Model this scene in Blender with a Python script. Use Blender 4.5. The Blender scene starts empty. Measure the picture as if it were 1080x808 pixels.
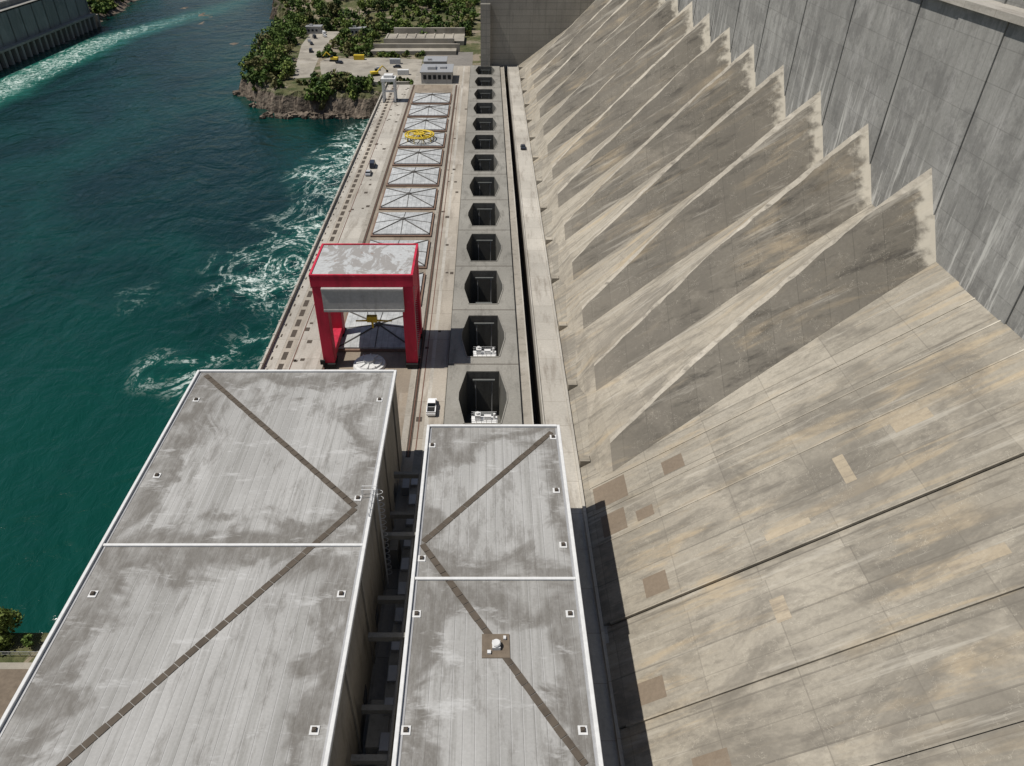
import bpy, bmesh, math, random
import numpy as np
from mathutils import Vector, Matrix
random.seed(7); rng=np.random.default_rng(7)
sc=bpy.context.scene
COL=sc.collection
def link(o,parent=None):
    COL.objects.link(o)
    if parent is not None: o.parent=parent
    return o
def empty(name):
    e=bpy.data.objects.new(name,None); return link(e)
def mesh_obj(name,verts,faces,mats,idx=None,parent=None,smooth=False):
    me=bpy.data.meshes.new(name)
    me.from_pydata([tuple(v) for v in verts],[],[tuple(f) for f in faces])
    if not isinstance(mats,(list,tuple)): mats=[mats]
    for m in mats: me.materials.append(m)
    if idx is not None: me.polygons.foreach_set('material_index',idx)
    if smooth: me.polygons.foreach_set('use_smooth',[True]*len(me.polygons))
    me.update()
    o=bpy.data.objects.new(name,me); return link(o,parent)
class MB:
    def __init__(s): s.v=[];s.f=[];s.i=[]
    def add(s,vs,fs,mi=0):
        n=len(s.v); s.v+= [tuple(v) for v in vs]; s.f+=[tuple(a+n for a in f) for f in fs]; s.i+=[mi]*len(fs)
    def box(s,x0,x1,y0,y1,z0,z1,mi=0,M=None):
        vs=[(x0,y0,z0),(x1,y0,z0),(x1,y1,z0),(x0,y1,z0),(x0,y0,z1),(x1,y0,z1),(x1,y1,z1),(x0,y1,z1)]
        if M is not None: vs=[M@Vector(v) for v in vs]
        s.add(vs,[(3,2,1,0),(4,5,6,7),(0,1,5,4),(1,2,6,5),(2,3,7,6),(3,0,4,7)],mi)
    def cyl(s,p0,p1,r0,r1=None,n=12,mi=0):
        if r1 is None: r1=r0
        p0=Vector(p0);p1=Vector(p1);d=(p1-p0).normalized()
        a=d.orthogonal().normalized(); b=d.cross(a)
        vs=[]
        for p,r in((p0,r0),(p1,r1)):
            for k in range(n):
                t=2*math.pi*k/n; vs.append(p+a*r*math.cos(t)+b*r*math.sin(t))
        fs=[(k,(k+1)%n,n+(k+1)%n,n+k) for k in range(n)]
        fs.append(tuple(range(n-1,-1,-1))); fs.append(tuple(range(n,2*n)))
        s.add(vs,fs,mi)
    def obj(s,name,mats,parent=None,bevel=0,smooth=False):
        o=mesh_obj(name,s.v,s.f,mats,s.i,parent,smooth)
        if bevel:
            m=o.modifiers.new('bevel','BEVEL'); m.width=bevel; m.segments=1; m.limit_method='ANGLE'
        return o
def box(name,x0,x1,y0,y1,z0,z1,mat,parent=None,bevel=0):
    b=MB(); b.box(x0,x1,y0,y1,z0,z1); return b.obj(name,mat,parent,bevel)

# ---------------- materials
class NT:
    def __init__(s,name):
        s.m=bpy.data.materials.new(name); s.m.use_nodes=True
        s.t=s.m.node_tree; s.P=s.t.nodes['Principled BSDF']
        s.P.inputs['Specular IOR Level'].default_value=0.2
        s.co=s.t.nodes.new('ShaderNodeTexCoord').outputs['Object']
    def n(s,typ): return s.t.nodes.new(typ)
    def lk(s,a,b): s.t.links.new(a,b)
    def put(s,inp,v):
        if isinstance(v,bpy.types.NodeSocket): s.lk(v,inp)
        else: inp.default_value=v
    def math(s,op,a,b=None,c=None,clamp=False):
        n=s.n('ShaderNodeMath'); n.operation=op; n.use_clamp=clamp
        s.put(n.inputs[0],a)
        if b is not None: s.put(n.inputs[1],b)
        if c is not None: s.put(n.inputs[2],c)
        return n.outputs[0]
    def map(s,vec,scale=(1,1,1),rot=(0,0,0)):
        n=s.n('ShaderNodeMapping'); s.lk(vec,n.inputs[0]); n.inputs['Scale'].default_value=scale; n.inputs['Rotation'].default_value=rot
        return n.outputs[0]
    def noise(s,scale,vec=None,detail=5,dist=0,rough=.55):
        n=s.n('ShaderNodeTexNoise'); s.lk(vec if vec is not None else s.co,n.inputs['Vector'])
        n.inputs['Scale'].default_value=scale; n.inputs['Detail'].default_value=min(detail,5)
        n.inputs['Distortion'].default_value=dist; n.inputs['Roughness'].default_value=rough
        return n.outputs['Fac']
    def rng(s,v,a,b,c=0,d=1,smooth=True):
        n=s.n('ShaderNodeMapRange'); n.interpolation_type='SMOOTHSTEP' if smooth else 'LINEAR'
        s.put(n.inputs[0],v)
        for k,x in zip((1,2,3,4),(a,b,c,d)): n.inputs[k].default_value=x
        return n.outputs[0]
    def mix(s,f,a,b,mode='MIX'):
        n=s.n('ShaderNodeMix'); n.data_type='RGBA'; n.blend_type=mode
        s.put(n.inputs[0],f)
        for k,x in ((6,a),(7,b)):
            if isinstance(x,tuple) and len(x)==3: x=x+(1,)
            s.put(n.inputs[k],x)
        return n.outputs[2]
    def xyz(s):
        n=s.n('ShaderNodeSeparateXYZ'); s.lk(s.co,n.inputs[0]); return n.outputs
    def cell(s,size):
        m=s.map(s.co,(1/size[0],1/size[1],1/size[2]))
        f=s.n('ShaderNodeVectorMath'); f.operation='FLOOR'; s.lk(m,f.inputs[0])
        w=s.n('ShaderNodeTexWhiteNoise'); w.noise_dimensions='3D'; s.lk(f.outputs[0],w.inputs['Vector'])
        return w.outputs['Value']
    def gray(s,v):
        n=s.n('ShaderNodeCombineColor'); 
        for k in range(3): s.lk(v,n.inputs[k])
        return n.outputs[0]
    def bump(s,h,strength=.3,dist=.1):
        b=s.n('ShaderNodeBump'); b.inputs['Strength'].default_value=strength; b.inputs['Distance'].default_value=dist
        s.lk(h,b.inputs['Height']); s.lk(b.outputs[0],s.P.inputs['Normal'])
    def out(s,col,rough=.85):
        s.put(s.P.inputs['Base Color'],col if not isinstance(col,tuple) else col+(1,)); s.put(s.P.inputs['Roughness'],rough); return s.m
def simple(name,col,rough=.6,var=.15,scale=1.5,metal=0):
    t=NT(name); n=t.noise(scale,detail=3)
    c=t.mix(n,tuple(x*(1-var*1.5) for x in col),tuple(min(1,x*(1+var*1.5)) for x in col))
    t.P.inputs['Metallic'].default_value=metal
    return t.out(c,rough)
def conc(name,col,dark,pale,streak=(1,1,1),sscale=.5,samt=.55,cell=None,camt=.18,big=.03,bigamt=.5,paleamt=.4,palescale=.09,joint=None,extra=None):
    t=NT(name)
    c=t.mix(t.rng(t.noise(big,detail=4),.3,.7),tuple(x*(1-bigamt*.35) for x in col),tuple(x*(1+bigamt*.25) for x in col))
    sv=t.map(t.co,streak)
    st=t.noise(sscale,sv,detail=5,rough=.65)
    c=t.mix(t.math('MULTIPLY',t.rng(st,.48,.72),samt),c,dark)
    pv=t.map(t.co,tuple((a+1)/2 for a in streak))
    pn=t.noise(palescale,pv,detail=5,rough=.65,dist=.6)
    c=t.mix(t.math('MULTIPLY',t.rng(pn,.54,.7),paleamt),c,pale)
    if cell:
        w=t.cell(cell); v=t.math('MULTIPLY_ADD',w,camt*2,1-camt)
        c=t.mix(1.0,c,t.gray(v),'MULTIPLY')
    fn=t.noise(1.9,detail=5,rough=.75); v=t.math('MULTIPLY_ADD',fn,.6,.7)
    c=t.mix(1.0,c,t.gray(v),'MULTIPLY')
    if joint:
        X=t.xyz()
        for ax,sp,w,amt in joint:
            f=t.math('FRACT',t.math('DIVIDE',X[ax],sp)); l=t.math('LESS_THAN',f,w/sp)
            c=t.mix(t.math('MULTIPLY',l,amt),c,dark)
    if extra: c=extra(t,c)
    t.bump(t.noise(1.6,detail=2,rough=.7),.3,.06)
    return t.out(c,.9)

m_deck=conc('deck_concrete',(.345,.31,.26),(.16,.135,.11),(.48,.445,.4),streak=(1,.12,1),cell=(4,11.7,50),camt=.1,joint=[(1,11.7,.15,.6),(0,3.9,.08,.4)])
m_deckpale=conc('pale_path_concrete',(.40,.375,.33),(.2,.175,.145),(.53,.505,.46),streak=(1,.15,1),samt=.7,cell=(50,7.8,50),camt=.08,joint=[(1,7.8,.12,.6)])
m_deckbrown=conc('brown_deck_concrete',(.25,.21,.165),(.12,.1,.08),(.34,.31,.27),streak=(1,.2,1),cell=(3,5,50),camt=.12)
m_slab=conc('transformer_slab_concrete',(.235,.225,.2),(.11,.105,.092),(.31,.3,.275),streak=(1,.3,1),samt=.6)
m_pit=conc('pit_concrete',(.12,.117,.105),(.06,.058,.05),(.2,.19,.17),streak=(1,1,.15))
m_body=conc('powerhouse_concrete',(.3,.275,.235),(.13,.12,.10),(.42,.395,.36),streak=(1,1,.15))
m_wallin=conc('grey_wall_concrete',(.25,.245,.225),(.12,.115,.1),(.38,.37,.34),streak=(1,1,.12))
GAP=(.13,.118,.1)
def weather(t,c,tan=.45,dk=.6,wh=.5):
    big=t.noise(.045,detail=3)
    n=t.noise(.3,t.map(t.co,(.14,1,.14)),detail=5,rough=.65,dist=.5)
    f=t.math('MULTIPLY',t.rng(n,.5,.64),t.rng(big,.4,.6))
    c=t.mix(t.math('MULTIPLY',f,tan),c,(.42,.335,.22))
    n2=t.noise(.085,t.map(t.co,(.6,1,.6)),detail=5,rough=.72,dist=.5)
    c=t.mix(t.math('MULTIPLY',t.rng(n2,.47,.62),dk),c,GAP)
    n4=t.noise(.5,t.map(t.co,(.4,1,.4)),detail=5,rough=.75)
    c=t.mix(t.math('MULTIPLY',t.rng(n4,.5,.65),dk*.7),c,(.15,.136,.112))
    n5=t.noise(.55,t.map(t.co,(.07,1,.07)),detail=5,rough=.7)
    c=t.mix(t.math('MULTIPLY',t.rng(n5,.56,.68),wh),c,(.46,.43,.37))
    w=t.noise(.14,detail=5,rough=.7,dist=.3)
    l=t.rng(t.math('ABSOLUTE',t.math('SUBTRACT',w,.5)),.0032,.001)
    return t.mix(t.math('MULTIPLY',l,.28),c,(.52,.48,.4))
def slope_extra(t,c): return weather(t,c,.6,.55,.4)
m_slope=conc('dam_slope_concrete',(.295,.268,.22),(.14,.126,.105),(.4,.36,.295),streak=(.2,1,.2),sscale=.6,samt=.65,cell=(9,7.8,60),camt=.14,paleamt=.4,extra=slope_extra,joint=[(0,9,.12,.4),(1,3.9,.1,.45),(1,7.8,.22,.5)])
def eff(t,c):
    X=t.xyz(); f=t.rng(t.math('ADD',X[0],t.math('MULTIPLY',t.noise(.5,detail=5),8)),71.5,74.2)
    return t.mix(t.math('MULTIPLY',f,.75),c,(.52,.48,.4))
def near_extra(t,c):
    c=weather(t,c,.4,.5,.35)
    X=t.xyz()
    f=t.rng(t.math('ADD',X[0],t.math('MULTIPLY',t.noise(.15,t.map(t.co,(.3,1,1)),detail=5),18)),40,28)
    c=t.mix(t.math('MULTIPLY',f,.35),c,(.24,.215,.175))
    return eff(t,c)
m_bnear=conc('stained_shaded_buttress_concrete',(.15,.136,.113),(.058,.053,.046),(.25,.225,.185),streak=(.12,1,.4),sscale=.5,samt=.85,cell=(4,60,60),camt=.08,paleamt=.55,extra=near_extra,joint=[(0,4,.12,.35)])  # stains, plus shade of the near faces put into a darker base colour
def far_extra(t,c):
    return eff(t,weather(t,c,.65,.5,.5))
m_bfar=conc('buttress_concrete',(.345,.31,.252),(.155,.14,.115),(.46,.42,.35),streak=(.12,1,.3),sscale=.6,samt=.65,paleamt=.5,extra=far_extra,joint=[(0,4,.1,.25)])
m_ridge=conc('ridge_lime_concrete',(.4,.365,.305),(.2,.18,.15),(.54,.5,.43),streak=(.4,1,1),sscale=.6,samt=1.0,paleamt=.7,palescale=.25)
def wall_extra(t,c):
    X=t.xyz()
    n=t.noise(.55,t.map(t.co,(1,1,.1)),detail=5,rough=.7)
    f=t.math('MULTIPLY',t.rng(n,.53,.66),t.rng(X[2],64,42))
    n=t.noise(1.2,t.map(t.co,(1,1,.05)),detail=4,rough=.7)
    c=t.mix(t.math('MULTIPLY',t.rng(n,.5,.7),.45),c,(.13,.128,.12))
    n=t.noise(.12,detail=5,rough=.78)
    c=t.mix(t.rng(n,.46,.6,0,.5),c,(.135,.132,.125))
    n=t.noise(.35,t.map(t.co,(1,1,.4)),detail=5,rough=.78)
    c=t.mix(t.rng(n,.54,.68,0,.45),c,(.4,.39,.37))
    return t.mix(t.math('MULTIPLY',f,.75),c,(.58,.57,.53))
m_wall=conc('dam_wall_concrete',(.29,.285,.265),(.14,.137,.127),(.4,.39,.37),streak=(1,1,.1),sscale=.3,samt=.6,cell=(60,11.7,4.6),camt=.08,paleamt=.5,extra=wall_extra,joint=[(2,4.6,.14,.4)])
m_endwall=conc('end_wall_concrete',(.27,.255,.225),(.14,.135,.12),(.34,.33,.3),streak=(1,1,.1),cell=(12,60,3),camt=.06,joint=[(2,3,.25,.6),(0,12,.2,.5)])
m_dark=simple('dark_opening',(.02,.02,.02),.9)
m_patchd=conc('repair_patch_dark',(.2,.16,.12),(.13,.11,.085),(.28,.25,.2),streak=(.1,1,.1))
m_patchl=conc('repair_patch_pale',(.38,.32,.235),(.22,.19,.15),(.44,.4,.33),streak=(.1,1,.1),samt=1.0,sscale=.9)
m_white=simple('white_coping',(.6,.6,.59),.6,.12)
m_strip=simple('roof_strip_brown',(.09,.074,.058),.85,.3,.8)
m_plate=simple('roof_plate_brown',(.15,.12,.09),.85,.25)
m_metal=simple('galvanised_metal',(.4,.4,.4),.45,.12,metal=.4)
m_rail=simple('rail_rust',(.14,.075,.055),.8,.25)
m_slot=simple('grating_brown',(.075,.062,.05),.9,.25)
m_asph=conc('asphalt',(.2,.185,.165),(.12,.11,.1),(.28,.26,.23))
m_black=simple('black_rubber',(.02,.02,.02),.8)
m_glass=simple('dark_glass',(.02,.025,.03),.1)
def carpaint(n,c): return simple(n,c,.3,.03)
m_cw=carpaint('white_paint',(.75,.75,.75)); m_cd=carpaint('dark_paint',(.04,.045,.06)); m_cs=carpaint('silver_paint',(.4,.41,.43)); m_yel=simple('yellow_paint',(.55,.4,.04),.6,.25)
t=NT('crane_red_paint'); n=t.noise(.5,t.map(t.co,(1,1,.25)),detail=5); c=t.mix(t.rng(n,.4,.7),(.5,.028,.06),(.33,.02,.04)); c=t.mix(t.rng(t.noise(1.3,detail=5,rough=.7),.6,.76,0,.6),c,(.48,.15,.16)); m_red=t.out(c,.6)
t=NT('crane_roof_peeling'); n=t.noise(.22,t.map(t.co,(1,.6,1)),detail=5,rough=.7,dist=.6); c=t.mix(t.rng(n,.49,.55),(.43,.44,.44),(.28,.268,.255)); c=t.mix(t.rng(t.noise(.6,detail=5),.64,.7,0,.6),c,(.22,.15,.12)); c=t.mix(t.rng(t.noise(1.8,detail=4),.4,.7,0,.3),c,(.22,.21,.2)); m_cranetop=t.out(c,.7)
m_crgrey=conc('crane_grey_panel',(.42,.41,.39),(.22,.21,.19),(.48,.47,.46),streak=(1,1,.15))
def roofmat(name,cx,hw,ys):
    t=NT(name); X=t.xyz()
    base=t.mix(t.rng(t.noise(.12,t.map(t.co,(1,.25,1)),detail=5),.3,.7),(.29,.285,.272),(.385,.38,.366))
    ln=t.noise(1.6,t.map(t.co,(1,.03,1)),detail=4); base=t.mix(t.rng(ln,.45,.7,0,.5),base,(.2,.195,.18))
    f=t.math('FRACT',t.math('DIVIDE',X[0],1.22)); l=t.math('LESS_THAN',f,.07)
    base=t.mix(t.math('MULTIPLY',l,.42),base,(.13,.125,.12))
    l2=t.math('MULTIPLY',t.math('GREATER_THAN',f,.07),t.math('LESS_THAN',f,.13))
    base=t.mix(t.math('MULTIPLY',l2,.3),base,(.55,.55,.54))
    e=t.math('DIVIDE',t.math('ABSOLUTE',t.math('SUBTRACT',X[0],cx)),hw)
    dd=None
    for y in ys:
        q=t.math('DIVIDE',t.math('ABSOLUTE',t.math('SUBTRACT',X[1],y)),16.)
        dd=q if dd is None else t.math('MINIMUM',dd,q)
    e2=t.math('MAXIMUM',e,t.math('SUBTRACT',1.0,dd))
    n1=t.noise(.09,detail=5,dist=.9,rough=.62)
    s=t.math('ADD',e2,t.math('MULTIPLY_ADD',n1,1.9,-.93))
    core=t.rng(s,.6,.84); rim=t.math('MULTIPLY',core,t.rng(s,1.2,.86))
    grain=t.rng(t.noise(.8,t.map(t.co,(1,.25,1)),detail=5,rough=.8),.3,.65,.45,1)
    base=t.mix(t.math('MULTIPLY',t.math('MULTIPLY',rim,grain),.85),base,(.1,.09,.078))
    base=t.mix(t.math('MULTIPLY',core,.22),base,(.2,.19,.17))
    n2=t.noise(.4,t.map(t.co,(1,.3,1)),detail=5,rough=.75)
    base=t.mix(t.rng(n2,.5,.68,0,.55),base,(.145,.136,.122))
    base=t.mix(t.rng(t.noise(.35,t.map(t.co,(.4,1.3,1),(0,0,.3)),detail=5,rough=.75),.56,.7,0,.45),base,(.52,.52,.51))
    base=t.mix(1.0,base,t.gray(t.math('MULTIPLY_ADD',t.noise(3,detail=4,rough=.7),.4,.8)),'MULTIPLY')
    return t.out(base,.75)
m_roofL=roofmat('left_roof_membrane',-32.3,16.9,(100.5,62.1,24))
m_roofR=roofmat('right_roof_membrane',1.1,10.1,(86,56.8,25))
t=NT('hatch_panel_metal'); n=t.noise(.5,detail=5,rough=.7); c=t.mix(t.rng(n,.35,.7),(.32,.33,.33),(.48,.49,.49)); f=t.math('FRACT',t.math('DIVIDE',t.xyz()[0],1.4)); c=t.mix(t.math('MULTIPLY',t.math('LESS_THAN',f,.1),.4),c,(.16,.16,.16)); m_hatch=t.out(c,.6)
m_hrib=simple('hatch_rib_dark',(.09,.085,.08),.8)
m_hrim=simple('hatch_kerb_brown',(.18,.12,.09),.85,.2)
# water
t=NT('river_water'); X=t.xyz()
depth=t.noise(.014,t.map(t.co,(1,.5,1)),detail=5,dist=.8)
c=t.mix(t.rng(depth,.35,.65),(.001,.016,.015),(.0015,.037,.029))
c=t.mix(t.rng(X[1],260,60,0,.5),c,(.0015,.046,.032))
turb=t.noise(.035,t.map(t.co,(1,.75,1)),detail=5,dist=3.0,rough=.64)
turb2=t.noise(.11,t.map(t.co,(.8,1,1)),detail=5,dist=1.8,rough=.68)
fine=t.noise(.3,detail=5,rough=.8,dist=1.5)
patch=t.noise(.018,detail=3,rough=.6)
near=t.math('MULTIPLY',t.rng(X[0],-118,-50),t.rng(X[1],90,160))
near=t.math('MULTIPLY',near,t.rng(X[1],420,370))
sparse=t.math('MULTIPLY',t.rng(X[0],-150,-70),.4)
near=t.math('MAXIMUM',near,sparse)
xb=t.math('ABSOLUTE',t.math('ADD',t.math('ADD',X[0],272.),t.math('MULTIPLY',t.math('MAXIMUM',t.math('SUBTRACT',X[1],560.),0.),-.3)))
xb=t.math('ADD',xb,t.math('MULTIPLY_ADD',patch,24.,-12.))
far=t.math('MULTIPLY',t.rng(xb,26,4),t.rng(X[1],820,500))
act=t.math('MAXIMUM',near,t.math('MULTIPLY',far,1.15))
act2=t.math('ADD',t.math('MULTIPLY',act,1.35),t.math('MULTIPLY_ADD',patch,2.8,-1.95))
ta=t.math('ABSOLUTE',t.math('SUBTRACT',turb,.5)); tb_=t.math('ABSOLUTE',t.math('SUBTRACT',turb2,.5))
ridge=t.math('MAXIMUM',t.rng(ta,.045,.0),t.math('MULTIPLY',t.rng(tb_,.03,.0),t.rng(act2,.45,.9)))
ridge2=t.rng(ta,.16,.0)
halo=t.math('MULTIPLY',ridge2,t.rng(act2,.1,.9))
c=t.mix(t.math('MULTIPLY',halo,.5),c,(.01,.12,.088))
c=t.mix(t.math('MULTIPLY',far,t.rng(fine,.3,.6,.15,.8)),c,(.03,.21,.16))
foam=t.math('MULTIPLY',t.math('MULTIPLY',ridge,t.rng(fine,.43,.58)),t.rng(act2,.15,.75))
foam=t.math('MAXIMUM',foam,t.math('MULTIPLY',t.math('MULTIPLY',t.rng(xb,11,0),t.rng(fine,.46,.6)),t.rng(X[1],700,480,0,.75)))
c=t.mix(foam,c,(.6,.67,.63))
w1=t.noise(.35,t.map(t.co,(1,.6,1)),detail=4,rough=.65,dist=.6); w2=t.noise(.06,detail=2,dist=1.0)
t.bump(t.math('ADD',w1,t.math('MULTIPLY',w2,3.0)),.55,.9)
t.P.inputs['Specular IOR Level'].default_value=.22
m_water=t.out(c,t.math('MULTIPLY_ADD',foam,.6,.16))
t=NT('ground_grass_rock'); X=t.xyz()
g=t.mix(t.rng(t.noise(.08,detail=5,rough=.7),.35,.65),(.045,.062,.02),(.13,.12,.062))
g=t.mix(t.rng(t.noise(.05,detail=5,dist=1,rough=.7),.5,.6),g,(.24,.2,.15))
rk=t.mix(t.rng(t.noise(.35,detail=5,rough=.8),.3,.7),(.055,.042,.033),(.22,.18,.14))
g=t.mix(t.rng(X[2],-6.0,-7.2),g,rk)
t.bump(t.noise(.6,detail=3),.9,1.2)
m_land=t.out(g,.95)
m_field=simple('plateau_grass',(.07,.09,.03),.95,.3,.02)
def leafmat(name,a,b):
    t=NT(name); g=t.n('ShaderNodeNewGeometry'); r=g.outputs['Random Per Island']
    n=t.noise(.1,detail=3)
    c=t.mix(r,a,b); c=t.mix(t.rng(n,.4,.65,0,.5),c,tuple(x*.6 for x in a))
    return t.out(c,.7)
m_leaf=leafmat('leaves_green',(.055,.1,.02),(.14,.2,.045)); m_leaf2=leafmat('leaves_yellowgreen',(.09,.135,.025),(.2,.24,.06)); m_leaf3=leafmat('leaves_dry',(.12,.12,.045),(.22,.2,.085)); m_leaf4=leafmat('leaves_dark',(.03,.06,.015),(.08,.12,.03))
m_bark=simple('bark',(.09,.07,.05),.9)

# ---------------- water & ground
mesh_obj('river_water',[(-3000,-3000,-15),(3000,-3000,-15),(3000,5000,-15),(-3000,5000,-15)],[(0,1,2,3)],m_water)
box('ground',-6000,6000,-6000,8000,-45,-32,m_field)
box('plateau_terrain',90,3000,-3000,5000,-30,71,m_field)

# ---------------- powerhouse
ph=empty('powerhouse')
box('body_left',-49.2,-8.4,-60,372,-20,0,m_body,ph)
box('body_left_end',-36,-8.4,372,412,-20,-.01,m_body,ph)
box('body_floor',-8.4,11.2,-60,412,-20,-11,m_pit,ph)
box('body_mid',7.1,9.3,-60,412,-11,0,m_body,ph)
box('body_right',11.2,19,-60,412,-20,0,m_deckpale,ph)
def sheet(name,x0,x1,y0,y1,z,mat,parent):
    return mesh_obj(name,[(x0,y0,z),(x1,y0,z),(x1,y1,z),(x0,y1,z)],[(0,1,2,3)],mat,parent=parent)
sheet('walkway',-48.6,-46.2,-20,371.8,.01,m_deckpale,ph)
sheet('slot_lane',-46.1,-43.4,100,371.8,.01,m_deck,ph)
sheet('lane_left',-43.3,-37.2,100,371.8,.01,m_deckpale,ph)
sheet('hatch_zone',-35.9,-16.3,100,371.8,.01,m_deckbrown,ph)
sheet('lane_right',-15.2,-8.6,20,411,.01,m_deck,ph)
sheet('lane_strip',-12.2,-11.4,100,411,.015,m_deckpale,ph)
b=MB()
for x in(-35.4,-14.6):
    b.box(x-.45,x+.45,100,371,.012,.03,0); b.box(x-.08,x+.08,100,371,.03,.16,1)
for x in(-42.9,-13.3): b.box(x-.1,x+.1,100,371,.012,.05,1)
b.obj('crane_rails',[m_slot,m_rail],ph)
b=MB(); y=104.
while y<368:
    b.box(-45.6,-44.5,y,y+3.1,.02,.05); y+=4.7
y=104.
while y<368:
    b.box(-47.9,-47.55,y,y+1.2,.02,.05); y+=4.7
for _ in range(60):
    x=random.uniform(-43,-37.5) if random.random()<.6 else random.uniform(-14.2,-9); y=random.uniform(105,368); s=random.uniform(.25,.6)
    b.box(x-s,x+s,y-s,y+s*random.uniform(1,2),.02,.04)
b.obj('deck_gratings',m_slot,ph)
b=MB(); b.box(-49.2,-48.7,100,372,0,1.0)
y=100
while y<371: b.box(-49.35,-48.6,y,y+.5,.9,1.12); y+=5.85
b.obj('parapet_wall_left',m_deckpale,ph)
b=MB(); b.box(9.3-.25,9.3,20,411,0,.25); b.box(11.2,11.45,20,411,0,.3); b.box(16.4,16.9,20,411,0,.5)
b.obj('trench_kerbs',m_deckpale,ph)
cx=-.75; zt=.55
b=MB()
b.box(-8.4,7.1,86,106.3,0,zt)
for k in range(13):
    yc=118.0+23.4*k; y0=yc-11.7; y1=yc+11.7
    hx=[(cx-3.5,yc-8.8),(cx+3.5,yc-8.8),(cx+4.9,yc-1.2),(cx+4.9,yc+1.2),(cx+3.5,yc+8.8),(cx-3.5,yc+8.8),(cx-4.9,yc+1.2),(cx-4.9,yc-1.2)]
    ou=[(-8.4,y0),(7.1,y0),(7.1,yc-1.2),(7.1,yc+1.2),(7.1,y1),(-8.4,y1),(-8.4,yc+1.2),(-8.4,yc-1.2)]
    vs=[(x,y,zt) for x,y in ou]+[(x,y,zt) for x,y in hx]+[(x,y,-11) for x,y in hx]
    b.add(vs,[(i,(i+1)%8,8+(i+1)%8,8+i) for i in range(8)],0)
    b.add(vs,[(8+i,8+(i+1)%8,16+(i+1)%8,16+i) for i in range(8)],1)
    for i in range(8):
        x0_,y0_=hx[i];x1_,y1_=hx[(i+1)%8]
        d=Vector((x1_-x0_,y1_-y0_,0)); L=d.length; a=math.atan2(d.y,d.x)
        M=Matrix.Translation((x0_,y0_,zt))@Matrix.Rotation(a,4,'Z')
        b.box(0,L,-.25,-.02,.001,.15,0,M)
    b.box(-8.3,7.0,y1-.12,y1+.12,zt+.002,zt+.03,3)
b.box(-8.4,-8.3,86,411,0,zt); b.box(7.0,7.1,86,411,0,zt)
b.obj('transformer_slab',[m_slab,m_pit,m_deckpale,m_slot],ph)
m_tank=simple('transformer_grey_paint',(.12,.125,.12),.6,.2)
def transformer(yc):
    T=empty('power_transformer')
    b=MB()
    x0=cx-2.4;x1=cx+2.4; yb=yc-3; zb=-11
    b.box(x0,x1,yb,yb+6,zb,zb+4.6)
    for i in range(8):
        xx=x0+.3+i*.55; b.box(xx,xx+.25,yb-.6,yb,zb+.6,zb+4); b.box(xx,xx+.25,yb+6,yb+6.6,zb+.6,zb+4)
    for i in range(3):
        xx=cx-1.5+i*1.5
        b.cyl((xx,yb+1.6,zb+4.6),(xx,yb+1.6,zb+6.8),.35,.22,8,1)
        for q in range(4): b.cyl((xx,yb+1.6,zb+4.9+q*.45),(xx,yb+1.6,zb+5+q*.45),.55,.55,8,1)
    b.cyl((x0+.2,yb+4.6,zb+5.6),(x1-.2,yb+4.6,zb+5.6),.5,.5,10,0)
    b.cyl((cx-1.6,yc+8.2,zb+.1),(cx-1.6,yc+8.2,-1.2),.14,.14,6,1); b.cyl((cx+2,yc+8.2,zb+.1),(cx+2,yc+8.2,-1.2),.14,.14,6,1)
    b.box(cx-2.2,cx+2.6,yc+7.9,yc+8.4,-1.4,-1.05,0)
    b.obj('tank_and_bushings',[m_tank,m_metal],T)
for k in range(13): transformer(118.0+23.4*k)
def pit_platform(yc,s=1.):
    P=empty('equipment_platform'); b=MB()
    b.box(cx-2.2,cx+2.9,yc-8.6,yc-6.2,.2,.45)
    for i in range(6):
        b.box(cx-2.2+i*.98,cx-2.12+i*.98,yc-8.6,yc-8.5,.45,1.5)
    for z in(.95,1.45): b.box(cx-2.2,cx+2.75,yc-8.6,yc-8.54,z,z+.06); b.box(cx-2.2,cx+2.75,yc-6.3,yc-6.24,z,z+.06)
    b.box(cx-1.5,cx-.4,yc-7.8,yc-6.6,.45,1.7); b.box(cx+.3,cx+1.7,yc-7.6,yc-6.8,.45,1.3)
    b.cyl((cx-1,yc-7.2,1.7),(cx-1,yc-7.2,2.1),.35,.35,10); b.cyl((cx+2.3,yc-7.2,.45),(cx+2.3,yc-7.2,1.8),.25,.25,8)
    b.obj('deck_rails_and_boxes',m_white,P)
for k in(0,1): pit_platform(118+23.4*k)

def hatch(yc):
    H=empty('generator_hatch_cover')
    x0,x1,y0,y1=-33.4,-16.8,yc-7.9,yc+7.9
    b=MB(); b.box(x0-.6,x1+.6,y0-.6,y1+.6,.02,.5); b.obj('kerb',m_hrim,H)
    ax=(x0+x1)/2; zb=.9; za=2.1
    vs=[(x0,y0,.5),(x1,y0,.5),(x1,y1,.5),(x0,y1,.5),(x0,y0,zb),(x1,y0,zb),(x1,y1,zb),(x0,y1,zb),(ax,yc,za)]
    b=MB(); b.add(vs,[(0,1,5,4),(1,2,6,5),(2,3,7,6),(3,0,4,7),(4,5,8),(5,6,8),(6,7,8),(7,4,8)])
    b.obj('cover',m_hatch,H)
    b=MB(); A=Vector((ax,yc,za+.05))
    for c in[(x0,y0),(x1,y0),(x1,y1),(x0,y1)]:
        b.cyl((c[0],c[1],zb+.03),A,.2,.2,6)
    b.cyl((x0,yc,zb+.03),A,.12,.12,6); b.cyl((x1,yc,zb+.03),A,.12,.12,6)
    b.cyl((ax,y0,zb+.03),A,.1,.1,6); b.cyl((ax,y1,zb+.03),A,.1,.1,6)
    b.cyl((ax,yc,za-.2),(ax,yc,za+.35),.8,.6,12)
    b.obj('ribs',m_hrib,H)
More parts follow.
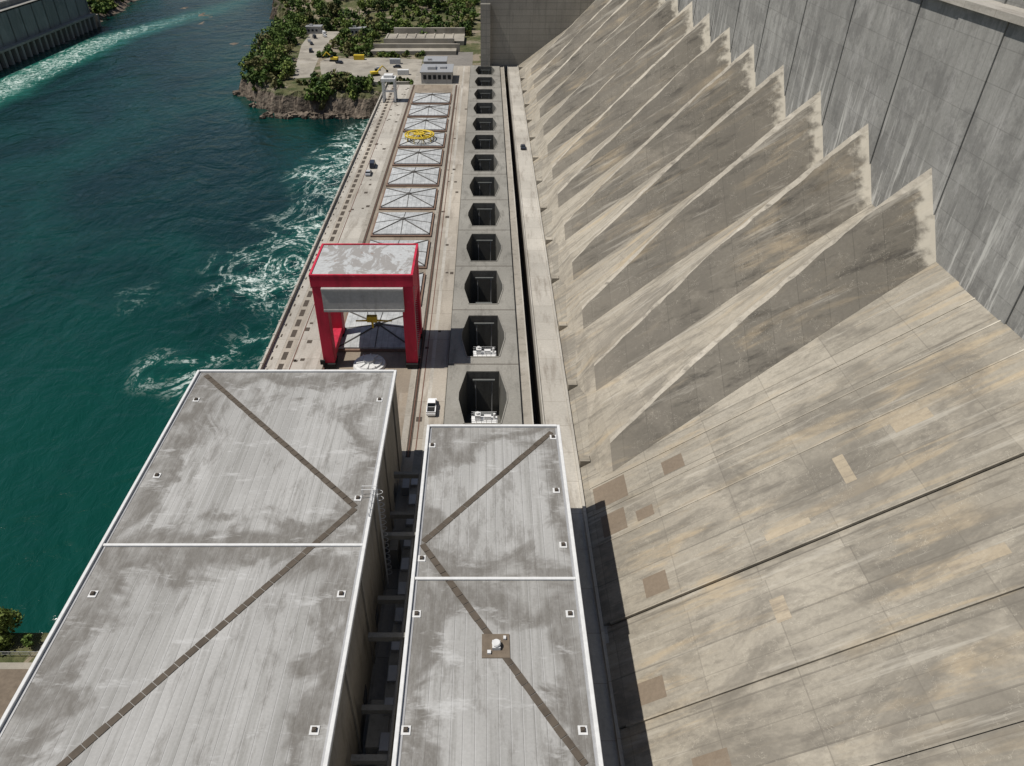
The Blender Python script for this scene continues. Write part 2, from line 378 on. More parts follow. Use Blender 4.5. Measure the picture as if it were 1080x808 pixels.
for k in range(8): hatch(204.5+20.1*k)
hatch(184.2); hatch(164.0); hatch(143.8)

Y=empty('yellow_lifting_frame'); b=MB()
cy,cz,cxx=283,3.2,-26
N=28
for r,zz in((5.6,cz),(4.6,cz+.15),(1.8,cz+.4)):
    for i in range(N):
        a0=2*math.pi*i/N;a1=2*math.pi*(i+1)/N
        b.cyl((cxx+r*math.cos(a0),cy+r*math.sin(a0),zz),(cxx+r*math.cos(a1),cy+r*math.sin(a1),zz),.28,.28,6)
for i in range(10):
    a=2*math.pi*i/10; b.cyl((cxx,cy,cz+.35),(cxx+5.6*math.cos(a),cy+5.6*math.sin(a),cz),.2,.2,6)
    b.cyl((cxx+5.6*math.cos(a),cy+5.6*math.sin(a),cz),(cxx+5.6*math.cos(a),cy+5.6*math.sin(a),1.2),.15,.15,6)
b.obj('ring_and_spokes',m_yel,Y)

# ---------------- red gantry crane
G=empty('red_gantry_crane')
x0,x1,y0,y1=-35.3,-14.9,129.,143.2
b=MB()
lw=2.45
for xa in(x0,x1-lw):
    for ya in(y0,y1-lw):
        b.box(xa,xa+lw,ya,ya+lw,1.3,20)
    b.box(xa+.1,xa+lw-.1,y0+lw,y1-lw,13.6,19.9)
    b.box(xa+.2,xa+lw-.2,y0+lw,y1-lw,1.4,3.0)
b.box(x0-.2,x1+.2,y0-.15,y0+2.2,20,22.3)
b.box(x0-.2,x1+.2,y1-2.2,y1+.25,20,22.3)
b.box(x0-.2,x0+2,y0+2.2,y1-2.2,20,22.3); b.box(x1-2,x1+.2,y0+2.2,y1-2.2,20,22.3)
b.obj('frame',m_red,G,bevel=.08)
b=MB(); b.box(x0+.3,x1-.3,y0+.35,y1-.35,22.05,22.6)
b.obj('roof',m_cranetop,G)
b=MB(); b.box(x0-.2,x1+.2,y0-.2,y0+.25,22.32,22.75); b.box(x0-.2,x1+.2,y1-.25,y1+.2,22.32,22.75); b.box(x0-.2,x0+.25,y0+.25,y1-.25,22.32,22.75); b.box(x1-.25,x1+.2,y0+.25,y1-.25,22.32,22.75)
b.obj('roof_rim',m_red,G)
b=MB(); b.box(x0+lw-.5,x1-lw+.5,y0-.7,y0-.02,14.6,19.95); b.box(x0+lw+.02,x1-lw-.02,y1-1.5,y1-.35,14.4,19.9)
b.box(x0+lw-.5,x1-lw+.5,y0-.85,y0-.7,19.4,19.9); b.box(x0+lw-.5,x1-lw+.5,y0-.85,y0-.7,14.6,15.1); b.box(x0+lw-.5,x1-lw+.5,y0-.02,y0+1.5,14.6,15.2)
b.obj('girder_panels',m_crgrey,G)
b=MB()
for xa in(x0,x1-lw):
    for ya in(y0,y1-lw):
        b.box(xa-.1,xa+lw+.1,ya-.5,ya+lw+.5,.45,1.3)
        for q in(.2,1.1,2.0): b.cyl((xa+.9,ya+q,.5),(xa+1.4,ya+q,.5),.42,.42,12)
b.box(x0-.6,x0+.4,y0-.6,y0-.1,1.3,2.3)
b.obj('bogies',m_black,G)
b=MB(); xc=(x0+x1)/2; yc=(y0+y1)/2
b.box(xc-5,xc+5,yc-4,yc+4,14,19.5); b.cyl((xc-.8,yc,14),(xc-.8,yc,9),.08,.08,6); b.cyl((xc+.8,yc,14),(xc+.8,yc,9),.08,.08,6)
b.box(x0+lw,x1-lw,yc-5,yc-4.3,16,19.5); b.box(x0+lw,x1-lw,yc+4.3,yc+5,14,19.5)
b.obj('hoist',m_hrib,G)
b=MB(); b.box(xc-1.1,xc+1.1,yc-.5,yc+.5,7.6,9); b.cyl((xc,yc,7.6),(xc,yc,6),.3,.2,8); b.cyl((xc-4,yc+2,6.5),(xc+4,yc+2,6.5),.18,.18,8)
b.cyl((xc-4,yc+2,6.5),(xc-.3,yc,8),.1,.1,6);b.cyl((xc+4,yc+2,6.5),(xc+.3,yc,8),.1,.1,6)
b.obj('hook_block',m_yel,G)
b=MB()
for z in np.arange(2,20,.5): b.box(x1+.05,x1+.6,y0+1.0,y0+1.05,z,z+.05)
b.box(x1+.05,x1+.1,y0+.8,y0+.85,1.5,20.5); b.box(x1+.05,x1+.1,y0+1.5,y0+1.55,1.5,20.5)
b.obj('ladder',m_metal,G)
D=empty('round_generator_cover'); b=MB()
for i,(r,z0_,z1_) in enumerate([(3.6,.02,.7),(2.9,.7,1.1),(1.2,1.1,1.8)]): b.cyl((-25.6,130,z0_),(-25.6,130,z1_),r,r*.95,28)
for i in range(10):
    a=i*.628; b.box(-.12,.12,1.2,2.8,1.1,1.35,0,Matrix.Translation((-25.6,130,0))@Matrix.Rotation(a,4,'Z'))
b.obj('cover_disc',m_white,D)

# ---------------- two roofed service buildings
def building(name,x0,x1,y0,y1,zr,roof,diag,mids,drains):
    B=empty(name)
    b=MB(); b.box(x0+.25,x1-.25,y0+.25,y1-.25,0,zr-.5)
    y=y0+3
    while y<y1-2:
        b.box(x1-.26,x1-.02,y,y+.9,0,zr-1.2); b.box(x0+.02,x0+.26,y,y+.9,0,zr-1.2); y+=12.4
    b.obj('walls',m_body,B)
    b=MB()
    y=y0+8
    while y<y1-4:
        b.box(x1-.27,x1-.2,y,y+2.2,1,3.6); y+=12.4
    b.obj('windows',m_glass,B)
    box('roof',x0,x1,y0,y1,zr-.5,zr,roof,B)
    b=MB(); w=.34
    b.box(x0-.1,x0+w,y0,y1,zr-.35,zr+.4); b.box(x1-w,x1+.1,y0,y1,zr-.35,zr+.4)
    b.box(x0+w,x1-w,y1-w,y1+.1,zr-.35,zr+.38); b.box(x0+w,x1-w,y0-.1,y0+w,zr-.35,zr+.38)
    for m in mids: b.box(x0+w,x1-w,m-.2,m+.2,zr,zr+.3)
    b.obj('coping',m_white,B,bevel=.05)
    b=MB(); b.box(x0+w,x0+w+.35,y0+.5,y1-.5,zr+.003,zr+.05); b.box(x1-w-.3,x1-w,y0+.5,y1-.5,zr+.003,zr+.05); b.obj('gutters',m_metal,B)
    b=MB()
    for (ax,ay),(bx,by) in diag:
        d=Vector((bx-ax,by-ay,0)); L=d.length; a=math.atan2(d.y,d.x); s=0
        while s<L-.3:
            e=min(s+1.35,L); M=Matrix.Translation((ax,ay,zr))@Matrix.Rotation(a,4,'Z')
            b.box(s,e-.08,-.4+random.uniform(-.04,.04),.4,.01,.07+random.uniform(0,.03),0,M); s+=1.35
    b.obj('expansion_strips',m_strip,B)
    for (dx,dy) in drains:
        b=MB(); b.box(dx-.48,dx+.48,dy-.48,dy+.48,zr+.01,zr+.1,0); b.box(dx-.24,dx+.24,dy-.24,dy+.24,zr+.1,zr+.32,1)
        b.cyl((dx,dy,zr+.32),(dx,dy,zr+.4),.2,.2,10,1)
        b.obj('roof_drain',[m_white,m_slot],B)
    return B
LB=building('service_building',-49.2,-15.4,5,100.7,19,m_roofL,[((-47.6,99.6),(-17.7,68.9)),((-17.7,68.6),(-48.3,24))],[62.1],[(-47,92.7),(-17.3,92.7),(-46.9,54.6),(-17.3,54.6),(-17.6,70.5),(-46.8,75),(-17.3,38)])
RB=building('service_building.001',-9.05,11.2,5,86,19,m_roofR,[((9.9,84.6),(-8.2,62.6)),((-8.2,62.3),(9.6,34.5)),((9.6,34.3),(-8,8))],[56.8],[(10.1,83.4),(-8.1,81.5),(9.8,62.2),(-8.1,51.8),(9.7,51.8),(9.7,72),(-8.1,60),(-8.1,38),(9.7,38)])
V=empty('roof_ventilator'); b=MB()
b.box(-.5,2.6,46.1,49.1,19.01,19.12,0); b.box(.65,1.55,47.0,48.0,19.12,19.6,1); b.cyl((1.1,47.5,19.6),(1.1,47.5,19.8),.35,.35,16,1); b.cyl((1.1,47.5,19.8),(1.1,47.5,19.95),.5,.4,16,1)
b.box(.1,.5,46.5,46.9,19.12,19.4,1); b.box(1.9,2.2,48.3,48.7,19.12,19.4,1)
b.obj('unit',[m_plate,m_white],V)
Ld=empty('access_ladder'); b=MB()
for yy in(70.6,71.3): b.cyl((-15.0,yy,0),(-15.0,yy,20.6),.05,.05,6); b.cyl((-15.0,yy,20.6),(-17,yy,20.6),.05,.05,6); b.cyl((-17,yy,20.6),(-17,yy,19),.05,.05,6)
for z in np.arange(.4,19.4,.4): b.cyl((-15.0,70.6,z),(-15.0,71.3,z),.03,.03,5)
for z in np.arange(3,20,1.2):
    pts=[(-15.0+.8*math.sin(a),70.95-.45*math.cos(a),z) for a in np.linspace(0,math.pi,7)]
    for p,q in zip(pts,pts[1:]): b.cyl(p,q,.03,.03,5)
for k in range(5):
    b.cyl((-15.6,66.8+k*1.2,19),(-15.6,66.8+k*1.2,20.1),.05,.05,6)
for z in(19.6,20.1): b.cyl((-15.6,66.8,z),(-15.6,71.6,z),.05,.05,6)
b.obj('rungs_and_hoops',m_white,Ld)
A=empty('service_alley_structure'); b=MB()
for yy,zz in((86,8),(79,6),(72,9),(63,6),(55,9),(47,6),(40,8),(33,6)):
    b.box(-15.1,-9.3,yy,yy+.7,zz,zz+.9)
b.box(-13,-11.5,20,98,3.2,3.6); b.box(-14.8,-13.6,74,77,0,4.5); b.box(-11.5,-9.6,60,64,0,5); b.box(-14.5,-12,44,50,0,4)
b.cyl((-10,20,10),(-10,86,10),.3,.3,8); b.cyl((-10.8,20,9.2),(-10.8,86,9.2),.2,.2,8)
b.obj('beams_and_ducts',m_wallin,A)
b=MB()
for i in range(14):
    yy=30+i*4.5; b.box(-12.8,-11.7,yy,yy+2.2,3.65,4.2)
b.box(-11.6,-10.2,88,92,0,2.4); b.box(-14.6,-13.4,90,93,0,2); b.obj('equipment_boxes',m_metal,A)

# ---------------- dam
DM=empty('concrete_dam')
def S(X,Yv,off=0): return (X-.588*off,Yv,.726*(X-17)+.809*off)
XT=70.5
def slab(name,y0,y1,off,mat=m_slope,xa=17,xb=XT):
    vs=[S(xa,y0,off),S(xb,y0,off),S(xb,y1,off),S(xa,y1,off),S(xa,y0,-3),S(xb,y0,-3),S(xb,y1,-3),S(xa,y1,-3)]
    return mesh_obj(name,vs,[(0,1,2,3),(4,5,1,0),(5,6,2,1),(6,7,3,2),(7,4,0,3)],mat,parent=DM)
ys=[(-40,9.9,.4),(10.05,23.9,.1),(24.1,35.8,.45),(36,48.1,.25),(48.3,60.4,.5),(60.8,63.4,-.25),(63.7,77.8,.25),(78,84.6,.05),(84.8,411.9,-.02)]
for i,(a,c_,o) in enumerate(ys): slab('face_slab',a,c_,o)
slab('face_bed',-40,90,-.8)
b=MB()
for yv,o in((48.15,.52),(24.0,.47),(77.9,.27),(10,.42),(36,.47),(91,.03),(84.7,.07),(63.5,.27)):
    vs=[S(18,yv-.12,o-.3),S(XT,yv-.12,o-.3),S(XT,yv+.12,o-.3),S(18,yv+.12,o-.3),S(18,yv-.12,o+.06),S(XT,yv-.12,o+.06),S(XT,yv+.12,o+.06),S(18,yv+.12,o+.06)]
    b.add(vs,[(4,5,6,7),(0,1,5,4),(2,3,7,6),(3,0,4,7),(1,2,6,5)])
b.obj('joint_seals',m_bfar,DM)
def off_at(Yv):
    for a,c_,o in ys:
        if a<=Yv<=c_: return o
    return -.9
def patch(X,Yv,w,h,mat):
    o=max(off_at(Yv),off_at(Yv+h))+.02
    mesh_obj('repair_patch',[S(X,Yv,o),S(X+w,Yv,o),S(X+w,Yv+h,o),S(X,Yv+h,o)],[(0,1,2,3)],mat,parent=DM)
for (X,Yv,w,h,m) in [(18.5,85.5,5,5,m_patchd),(19,79,3.5,4.5,m_patchd),(24,79.2,2.4,2.2,m_patchd),(23,65,3,3.4,m_patchd),(20,50,3,3,m_patchd),
   (24,38,3.6,4,m_patchd),(29,86,3,3,m_patchd),(38,66,5,1,m_patchl),(52,52,5,1.5,m_patchl),(36,54,1.5,3.4,m_patchl),(48,69.5,1.2,5,m_patchl),(55,74,4,2,m_patchl),(30,30,4,4,m_patchd)]:
    patch(X,Yv,w,h,m)
NX=34
b=MB()
for k in range(13):
    yc=112+23.4*k
    lines=[]
    rr=random.Random(k); cap=.6
    for i in range(NX+1):
        u=i/NX; X=22+(XT-22)*u
        yr=yc-14.0*(1-u)**1.7
        g=2.6+9.2*(u**1.0)
        Wn=5.7+6.0*(1-(1-u)**2)-2.2*u**3      # near side: narrow at the toe, wide in the middle
        Wf=min(23.4-Wn,17.7)+(9.5-13.9)*u**3
        base=.726*(X-17)
        jit=rr.uniform(-.2,.2) if 0<i<NX else 0
        cap=max(.12,min(.9,cap+rr.uniform(-.3,.3)))
        def gn(d): return max(0,g*(1-d/Wn))+.02
        def gf(d): return max(0,g*(1-d/Wf))+.02
        lines.append([(X,yr-Wn,base+gn(Wn)),(X,yr-Wn*.5,base+gn(Wn*.5)),(X,yr-cap,base+gn(cap)),(X,yr+jit*.5,base+g+.02+jit*.5),(X,yr+Wf*.5,base+gf(Wf*.5)),(X,yr+Wf,base+gf(Wf))])
    for i in range(NX):
        for j in range(5):
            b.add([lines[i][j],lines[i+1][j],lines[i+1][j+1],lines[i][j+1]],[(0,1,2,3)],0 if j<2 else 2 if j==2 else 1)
    l0=lines[0]; dep=[0,.6,1,1,.6,0]
    toe=[(20.2-1.2*dp,p[1],.726*(3.2-1.2*dp)+.03) for dp,p in zip(dep,l0)]
    for j in range(5): b.add([toe[j],l0[j],l0[j+1],toe[j+1]],[(0,1,2,3)],1)
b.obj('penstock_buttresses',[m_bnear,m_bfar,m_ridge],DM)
b=MB()
for k in range(14):
    yc=98+23.4*k; b.box(17.0,18.8,yc-.9,yc+.9,0,1.7)
b.obj('toe_blocks',m_bfar,DM)
b=MB(); i=0; y=-45.
while y<411.9:
    y2=min(y+11.7,411.9); o=.18*(i%2)
    b.box(XT-o,XT+8,y+.06,y2-.06,34,72.3); y=y2; i+=1
b.obj('upper_wall',m_wall,DM)
box('upper_wall_core',XT+.25,90,-45,412,-20,72.2,m_wall,DM)
b=MB(); b.box(XT-1.0,XT+3,-45,412,72.35,73.3); b.obj('crest_ledge',m_deckpale,DM)
b=MB(); b.box(XT+3,90,-45,412,72.3,75.5)
y=-44
while y<410: b.box(XT+2.7,XT+3.3,y,y+.6,73.3,76); y+=5.85
b.obj('crest_parapet',m_wall,DM)
box('end_wall',-3,90,412,420,-20,74,m_endwall,DM)
box('end_wall_abutment',-3,2,408,411.98,-1,30,m_endwall,DM)

CB=empty('control_building'); b=MB()
b.box(-32,-17,374,390,0,5.0); b.obj('walls',m_crgrey,CB)
b=MB(); b.box(-32.5,-16.5,373.5,390.5,5.0,5.5); b.box(-29,-25,378,384,5.5,6.8); b.box(-23,-20,380,384,5.5,6.4); b.obj('roof',m_metal,CB)
b=MB()
for i in range(6): b.box(-31+i*2.4,-29.4+i*2.4,373.9,374.0,2,4)
b.obj('windows',m_glass,CB)
TC=empty('white_tailrace_crane'); b=MB()
for xa in(-47,-41.8):
    for ya in(340,345): b.box(xa,xa+.8,ya,ya+.8,.3,9)
b.box(-47.2,-40.8,339.8,346,9,10.2); b.box(-46,-42,341,345,10.2,11.4); b.box(-47,-41,340.1,340.7,4.5,5.2)
b.obj('frame',m_white,TC)
b=MB()
for xa in(-47.1,-41.9): b.box(xa,xa+1,339.6,346.2,.02,.3)
b.obj('wheels',m_black,TC)

# ---------------- vehicles
def car(name,x,y,z,rot,paint,kind='car'):
    E=empty(name); E.location=(x,y,z); E.rotation_euler=(0,0,rot)
    L=4.6 if kind=='car' else 5.4; W=1.85
    b=MB()
    def hull(prof,mi):
        n=len(prof); vs=[(-h,yy,zz) for yy,zz,h in prof]+[(h,yy,zz) for yy,zz,h in prof]
        fs=[tuple(range(n)),tuple(range(2*n-1,n-1,-1))]+[(i,n+i,n+(i+1)%n,(i+1)%n) for i in range(n)]
        b.add(vs,fs,mi)
    h=W/2
    hull([(-L/2,.35,h*.92),(-L/2,.85,h*.95),(-L/2+.3,1.0,h),(L/2-1.3,1.0,h),(L/2-.15,.8,h*.93),(L/2,.4,h*.9)],0)
    if kind=='pickup':
        hull([(-.5,.98,h*.95),(-.35,1.75,h*.8),(1.0,1.75,h*.8),(1.7,.98,h*.93)],1)
        b.box(-h*.8,h*.8,-.3,.95,1.752,1.8,0)
        b.box(-h*.75,h*.75,-L/2+.25,-.6,1.003,1.02,2); b.box(-h,-h+.12,-L/2+.1,-.5,1.0,1.3,0); b.box(h-.12,h,-L/2+.1,-.5,1.0,1.3,0); b.box(-h+.12,h-.12,-L/2+.1,-L/2+.22,1.0,1.3,0)
    elif kind=='van':
        hull([(-L/2+.05,.98,h*.96),(-L/2+.1,2.1,h*.85),(1.2,2.1,h*.85),(2.0,1.0,h*.93)],0)
        b.box(-h*.7,h*.7,1.35,1.9,1.3,1.85,1)
        b.box(-h*.965,h*.965,-L/2+.6,1.2,1.25,1.7,1)
    else:
        hull([(-L/2+.4,.98,h*.95),(-L/2+.9,1.45,h*.78),(.5,1.45,h*.78),(1.3,.98,h*.93)],1)
        b.box(-h*.76,h*.76,-L/2+1.0,.4,1.452,1.5,0)
    for sx in(-1,1):
        for wy in(-L/2+.85,L/2-.9): b.cyl((sx*(h-.2),wy,.34),(sx*(h+.02),wy,.34),.34,.34,14,2)
    b.obj('body_and_wheels',[paint,m_glass,m_black],E)
car('pickup_truck',-11.0,114.5,.03,0,m_cw,'pickup')
car('parked_van',-41.0,256,.03,.05,m_cd,'van')
car('parked_car',-41.4,248,.03,0,m_cs,'car')
car('parked_car',14,276,.03,0,m_cd)
Pz=-5
for (x,y,r,m,k) in[(-112,512,.4,m_cd,'van'),(-113,500,.3,m_cs,'car'),(-110,492,.3,m_cd,'car'),(-108,524,.4,m_cw,'van'),(-106,516,.4,m_cw,'car'),(-60,425,.2,m_cs,'car'),(-50,430,1.6,m_cd,'car'),(-106,470,.1,m_cd,'van'),(-84,440,1.2,m_cd,'car')]:
    car('parked_car' if k=='car' else 'parked_van' if k=='van' else 'pickup_truck',x,y,Pz+.08,r,m,k)
def excavator(x,y,rot):
    E=empty('excavator'); E.location=(x,y,Pz+.08); E.rotation_euler=(0,0,rot); b=MB()
    b.box(-1.6,-.9,-2.2,2.2,0,.9,1); b.box(.9,1.6,-2.2,2.2,0,.9,1); b.box(-1.5,1.5,-2.4,1.6,1.0,2.1,0); b.box(-1.4,-.3,.2,1.7,2.1,3.2,2)
    b.cyl((.4,1.2,2),(.4,4.2,4.6),.35,.28,8,0); b.cyl((.4,4.2,4.6),(.4,6.6,2.2),.28,.2,8,0); b.box(-.1,.9,6.2,7.2,1.2,2.3,1)
    b.obj('machine',[m_yel,m_black,m_glass],E)
excavator(-88,446,1.4); excavator(-60,412,-1.2)

# ---------------- east bank spit (terrain grid)
cy_=[360,372,378,390,405,425,460,520,600,740,900,1500]
cx_=[-52,-84,-106,-118,-128,-132,-136,-145,-152,-184,-230,-420]
def coast(y): return np.interp(y,cy_,cx_)+3.5*math.sin(y*.21)+2.5*math.sin(y*.53)
def hgt(x,y):
    d=min(x-coast(y),(y-371)*1.0+1.6*math.sin(x*.4)+1.8*math.sin(x*.17) if x<-36 else (y-395))
    e=max(0,min(1,(d+3)/8.)); e=e*e*(3-2*e)
    z=-17+12*e
    hill=max(0,y-535); z+=min(45,hill*.14)*e
    if y>535: z+=1.5*math.sin(x*.05+y*.03)
    return z
xs=np.concatenate([np.arange(-440,-160,12),np.arange(-160,-30,2.0),np.arange(-30,100,10)]); yy_=np.concatenate([np.arange(364,400,1.8),np.arange(400,560,4),np.arange(560,900,10),np.arange(900,1500,50)])
vs=[(x,y,hgt(x,y)+(random.uniform(-1.0,1.0) if x-coast(y)<12 or (y<381 and x<-36) else 0)) for y in yy_ for x in xs]
nx=len(xs); fs=[(j*nx+i,j*nx+i+1,(j+1)*nx+i+1,(j+1)*nx+i) for j in range(len(yy_)-1) for i in range(nx-1)]
mesh_obj('spit_terrain',vs,fs,m_land,smooth=False)
b=MB()
for _ in range(150):
    if random.random()<.6: x=random.uniform(-112,-52); y=371+random.uniform(-3.5,2)
    else:
        y=random.uniform(380,470); x=coast(y)+random.uniform(-3.5,1)
    s=random.uniform(.7,2.2); z=-15.3+random.uniform(0,1.2)
    M=Matrix.Translation((x,y,z))@Matrix.Rotation(random.uniform(0,6),4,'Z')@Matrix.Rotation(random.uniform(-.5,.5),4,'X')
    vs8=[(sx*s*random.uniform(.5,1),sy*s*random.uniform(.5,1),sz*s*random.uniform(.4,.8)) for sz in(-1,1) for sx,sy in((-1,-1),(1,-1),(1,1),(-1,1))]
    b.add([M@Vector(v) for v in vs8],[(3,2,1,0),(4,5,6,7),(0,1,5,4),(1,2,6,5),(2,3,7,6),(3,0,4,7)])
b.obj('shore_boulders',m_land)
m_gravel=conc('pale_gravel',(.31,.285,.24),(.18,.16,.135),(.41,.385,.35),big=.08,samt=.8,sscale=.12)
def poly(name,pts,z,mat): return mesh_obj(name,[(x,y,z) for x,y in pts],[tuple(range(len(pts)))],mat)
poly('gravel_yard',[(-88,408),(-80,401),(-60,398),(-37,398),(-37,450),(-52,453),(-60,456),(-80,452),(-92,456),(-96,446),(-93,430)],Pz+.03,m_gravel)
poly('road',[(-103,405),(-94,408),(-98,450),(-101,490),(-98,534),(-118,534),(-116,490),(-110,450)],Pz+.05,m_gravel)
poly('road',[(-36,398),(-8,398),(-8,470),(-36,470)],Pz+.034,m_asph)
RW=empty('retaining_terrace'); b=MB()
b.box(-70,-18,462,470,Pz,Pz+2.2); b.box(-68,-16,470,471,Pz,Pz+4.5)
b.box(-66,-18,471,488,Pz,Pz+1.4); b.box(-64,-20,488,489,Pz,Pz+4.2); b.box(-64,-14,489,512,Pz,Pz+2.6); b.box(-60,-14,512,514,Pz,Pz+6)
for i in range(8): b.box(-64+i*6,-63+i*6,489.5,511,Pz+2.6,Pz+3.1)
b.obj('walls_and_pads',m_gravel,RW)
for (bx0,bx1,by0,by1,hh) in((-34,-22,420,432,5),(-120,-110,526,532,4),(-90,-80,520,528,4)):
    E=empty('flat_roofed_building'); b=MB(); b.box(bx0,bx1,by0,by1,Pz,Pz+hh); b.obj('walls',m_crgrey,E)
    b=MB(); b.box(bx0-.4,bx1+.4,by0-.4,by1+.4,Pz+hh,Pz+hh+.5); b.box(bx0+2,bx0+4,by0+2,by0+4,Pz+hh+.5,Pz+hh+1.4); b.obj('roof',m_metal,E)
    b=MB()
    xx=bx0+1
    while xx<bx1-2: b.box(xx,xx+1.4,by0-.06,by0,Pz+1.4,Pz+2.8); xx+=2.6
    b.obj('windows',m_glass,E)
RW2=empty('boundary_wall'); b=MB(); b.box(-60,-38,392,392.8,Pz,Pz+1.6); b.box(-92,-60,396,396.6,Pz,Pz+1); b.obj('wall',m_deckpale,RW2)
for (x,y,c_) in[(-52,440,m_cs),(-45,414,m_white),(-74,450,m_yel)]:
    E=empty('storage_container'); b=MB(); b.box(x-3,x+3,y-1.2,y+1.2,Pz+.05,Pz+2.6)
    for i in range(11): b.box(x-2.9+i*.56,x-2.65+i*.56,y-1.28,y+1.28,Pz+.2,Pz+2.5)
    b.obj('box',c_,E)

# ---------------- foliage
def foliage(name,trees,leafsize,per,mats,trunk=True):
    V=[];F=[];I=[]
    n=0
    for (x,y,z,r,h) in trees:
        mi=random.randrange(len(mats))
        nb=max(5,int(5+r*.8))
        cl=[]
        for q in range(nb):
            a=random.uniform(0,6.28); rr=random.uniform(.15,.85)*r; zz=random.uniform(.2,.95)*h
            k=(1-abs(zz/h-.5)*1.0)
            cl.append((x+rr*k*math.cos(a),y+rr*k*math.sin(a),z+zz,random.uniform(.22,.5)*r))
        N=int(per*(r/4.)**1.2) if per<200 else per
        ci=rng.integers(0,nb,N); C=np.array(cl)[ci]
        d=rng.normal(size=(N,3)); d/=np.linalg.norm(d,axis=1)[:,None]
        rad=C[:,3]*(rng.uniform(.5,1.15,N))
        P=C[:,:3]+d*rad[:,None]*np.array([1,1,.75])
        nn=d+rng.normal(size=(N,3))*.5; nn/=np.linalg.norm(nn,axis=1)[:,None]
        a=np.cross(nn,rng.normal(size=(N,3))); a/=np.linalg.norm(a,axis=1)[:,None]; bb=np.cross(nn,a)
        s=leafsize*rng.uniform(.6,1.4,N)[:,None]
        q=np.stack([P-a*s-bb*s*.6,P+a*s-bb*s*.7,P+a*s*.7+bb*s,P-a*s*.6+bb*s*.8],1).reshape(-1,3)
        V.append(q); F.append(np.arange(N*4).reshape(N,4)+n); I+= [mi]*N; n+=N*4
    V=np.concatenate(V).tolist(); F=np.concatenate(F).tolist()
    tb=MB()
    if trunk:
        for (x,y,z,r,h) in trees:
            tb.cyl((x,y,z-.5),(x,y,z+h*.6),r*.07+.05,r*.03,6)
            for q in range(3):
                a=random.uniform(0,6.28); tb.cyl((x,y,z+h*.3),(x+r*.5*math.cos(a),y+r*.5*math.sin(a),z+h*.65),r*.03+.03,.03,5)
        nv=len(V); V+=[list(v) for v in tb.v]; F+=[[a+nv for a in f] for f in tb.f]; I+=[len(mats)]*len(tb.f)
    return mesh_obj(name,V,F,list(mats)+[m_bark],I)
trees=[]
def tz(x,y): return hgt(x,y)
for _ in range(1150):
    x=random.uniform(-185,-8); y=random.uniform(536,760)
    if x<coast(y)+1: continue
    if math.sin(x*.06+1)*math.sin(y*.045)+.3*math.sin(x*.21+y*.17)>.62: continue
    r=random.choice([random.uniform(1.0,2.2),random.uniform(1.5,3),random.uniform(3,6)]); trees.append((x,y,tz(x,y),r,r*random.uniform(1.2,2.2)))
for _ in range(210):
    x=random.uniform(-148,-113); y=random.uniform(384,540)
    if x<coast(y)+.5 or (x>-119 and y>445): continue
    r=random.choice([random.uniform(1.5,3),random.uniform(3,6.5)]); trees.append((x,y,tz(x,y),r,r*random.uniform(1.3,2.1)))
for _ in range(40):
    x=random.uniform(-125,-104); y=random.uniform(382,430)
    if x<coast(y)+1: continue
    r=random.uniform(1.5,4.5); trees.append((x,y,tz(x,y),r,r*1.7))
for _ in range(60):
    x=random.uniform(-88,-58); y=random.uniform(373,393); r=random.uniform(1.5,4.5); trees.append((x,y,tz(x,y),r,r*1.7))
for _ in range(90):
    x=random.uniform(-95,-10); y=random.uniform(514,540); r=random.uniform(1.6,4.8); trees.append((x,y,tz(x,y),r,r*1.8))
for _ in range(60):
    x=random.uniform(-95,-70); y=random.uniform(456,516); r=random.uniform(1.2,4.2); trees.append((x,y,tz(x,y),r,r*1.7))
for _ in range(70):
    x=random.uniform(-102,-38); y=random.choice([random.uniform(390,398),random.uniform(454,462)]); r=random.uniform(.8,2.2); trees.append((x,y,tz(x,y),r,r*1.4))
foliage('woodland_trees',trees,.55,185,[m_leaf,m_leaf2,m_leaf4,m_leaf,m_leaf3])
# ---------------- west bank
WB=empty('distant_power_station'); b=MB()
b.box(-380,-300,200,606,-16,13); b.box(-380,-306,200,606,13,16)
b.obj('hall',m_wallin,WB)
b=MB(); y=204
while y<604:
    b.box(-300.2,-299,y,y+4.6,-15,-7.5,1); b.box(-301,-296.5,y+4.8,y+7.2,-16,-6.5,0); y+=7.4
b.box(-301,-296,200,606,-6.5,-5.3,0)
y=204
while y<604: b.box(-300.3,-300,y,y+.7,-5,12.6,0); y+=14.8
b.box(-300.5,-300,200,606,12.4,13.3,0)
b.obj('piers_and_bays',[m_body,m_dark],WB)
box('roof',-380,-306.5,201,605,16,16.4,m_wallin,WB)
vs=[];fs=[]
yy2=np.arange(150,1600,14.); xx2=np.arange(-700,-280,10.)
for y in yy2:
    for x in xx2:
        edge=-308 if y<612 else np.interp(y,[612,640,700,800,1600],[-302,-306,-312,-330,-520])
        d=edge-x-3*math.sin(y*.09)
        if y<608 : d=-381-x
        z=-17+min(70,max(0,d)*.75)+(random.uniform(-1,1) if d>0 else 0); vs.append((x,y,z))
nx=len(xx2); fs=[(j*nx+i,j*nx+i+1,(j+1)*nx+i+1,(j+1)*nx+i) for j in range(len(yy2)-1) for i in range(nx-1)]
mesh_obj('west_bank_hill',vs,fs,m_land,smooth=True)
tr=[]
for _ in range(330):
    y=random.uniform(612,900); edge=np.interp(y,[612,640,700,800,1600],[-302,-306,-312,-330,-520]); x=edge-random.uniform(4,55)
    r=random.uniform(3,5.5); tr.append((x,y,-17+(edge-x)*.75,r,r*1.7))
foliage('riverside_trees',tr,.9,110,[m_leaf,m_leaf2])
box('riverside_ground',-120,-49.3,-60,66,-20,-5,m_land)
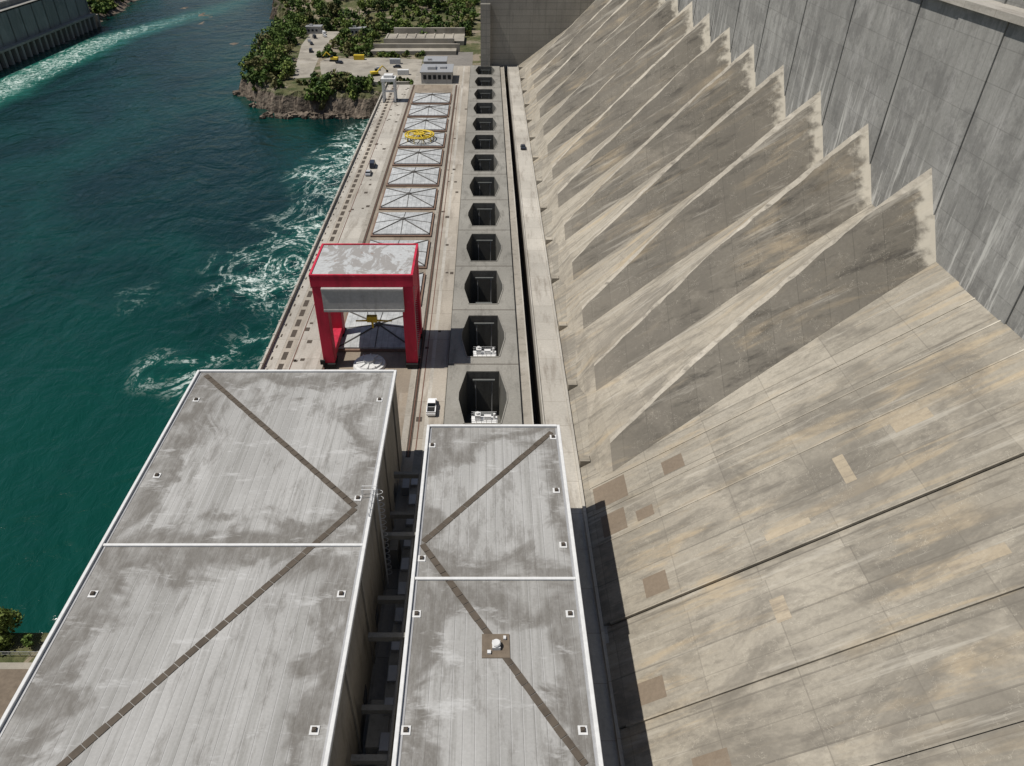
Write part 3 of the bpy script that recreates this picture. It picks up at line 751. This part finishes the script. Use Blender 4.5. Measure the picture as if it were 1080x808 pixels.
SH=empty('utility_shed'); b=MB(); b.box(-76,-62,44,57,-5,-1.5,0); b.box(-76.5,-61.5,43.5,57.5,-1.5,-1.1,1); b.obj('shed',[m_body,m_plate],SH)
FN=empty('riverside_railing'); b=MB()
x=-100
while x<-50:
    b.cyl((x,62,-5),(x,62,-3.8),.05,.05,6); x+=1.5
for z in(-4.4,-3.85): b.cyl((-100,62,z),(-50,62,z),.04,.04,6)
b.obj('posts_and_rails',m_metal,FN)
poly('path',[(-100,58),(-50,58),(-50,61),(-100,61)],-4.98,m_gravel)
foliage('riverside_tree',[(-72,65,-5.5,3.6,6.5),(-77,65.5,-5.5,3,5.5)],.2,2600,[m_leaf2])
foliage('shrub',[(-68,63.8,-5,1.4,2),(-64,64,-5,1.2,1.6),(-60,64.3,-5,1.1,1.6)],.14,500,[m_leaf])

# ---------------- light
el=math.radians(63); bh=math.radians(6)
sd=Vector((-math.cos(el)*math.cos(bh),-math.cos(el)*math.sin(bh),math.sin(el)))
sun=bpy.data.lights.new('sun','SUN'); sun.energy=4.5; sun.angle=math.radians(.5); sun.color=(1,.955,.885)
so=bpy.data.objects.new('sun',sun); so.rotation_euler=sd.to_track_quat('Z','Y').to_euler(); so.location=(0,0,200); link(so)
w=bpy.data.worlds.new('World'); sc.world=w; w.use_nodes=True
sk=w.node_tree.nodes.new('ShaderNodeTexSky'); sk.sky_type='NISHITA'; sk.sun_disc=False
sk.sun_elevation=el; sk.sun_rotation=math.atan2(sd.x,sd.y)%(2*math.pi)
bg=w.node_tree.nodes['Background']; bg.inputs[1].default_value=.062; w.node_tree.links.new(sk.outputs[0],bg.inputs[0])
sc.view_settings.view_transform='Standard'; sc.view_settings.look='None'; sc.view_settings.exposure=0
cam=bpy.data.cameras.new('camera'); cam.sensor_width=36; cam.lens=760/1080*36; cam.shift_x=.025; cam.clip_end=9000; cam.clip_start=.5
co=bpy.data.objects.new('camera',cam); co.location=(0,0,90); co.rotation_euler=(math.radians(90-36.09),0,0); link(co); sc.camera=co
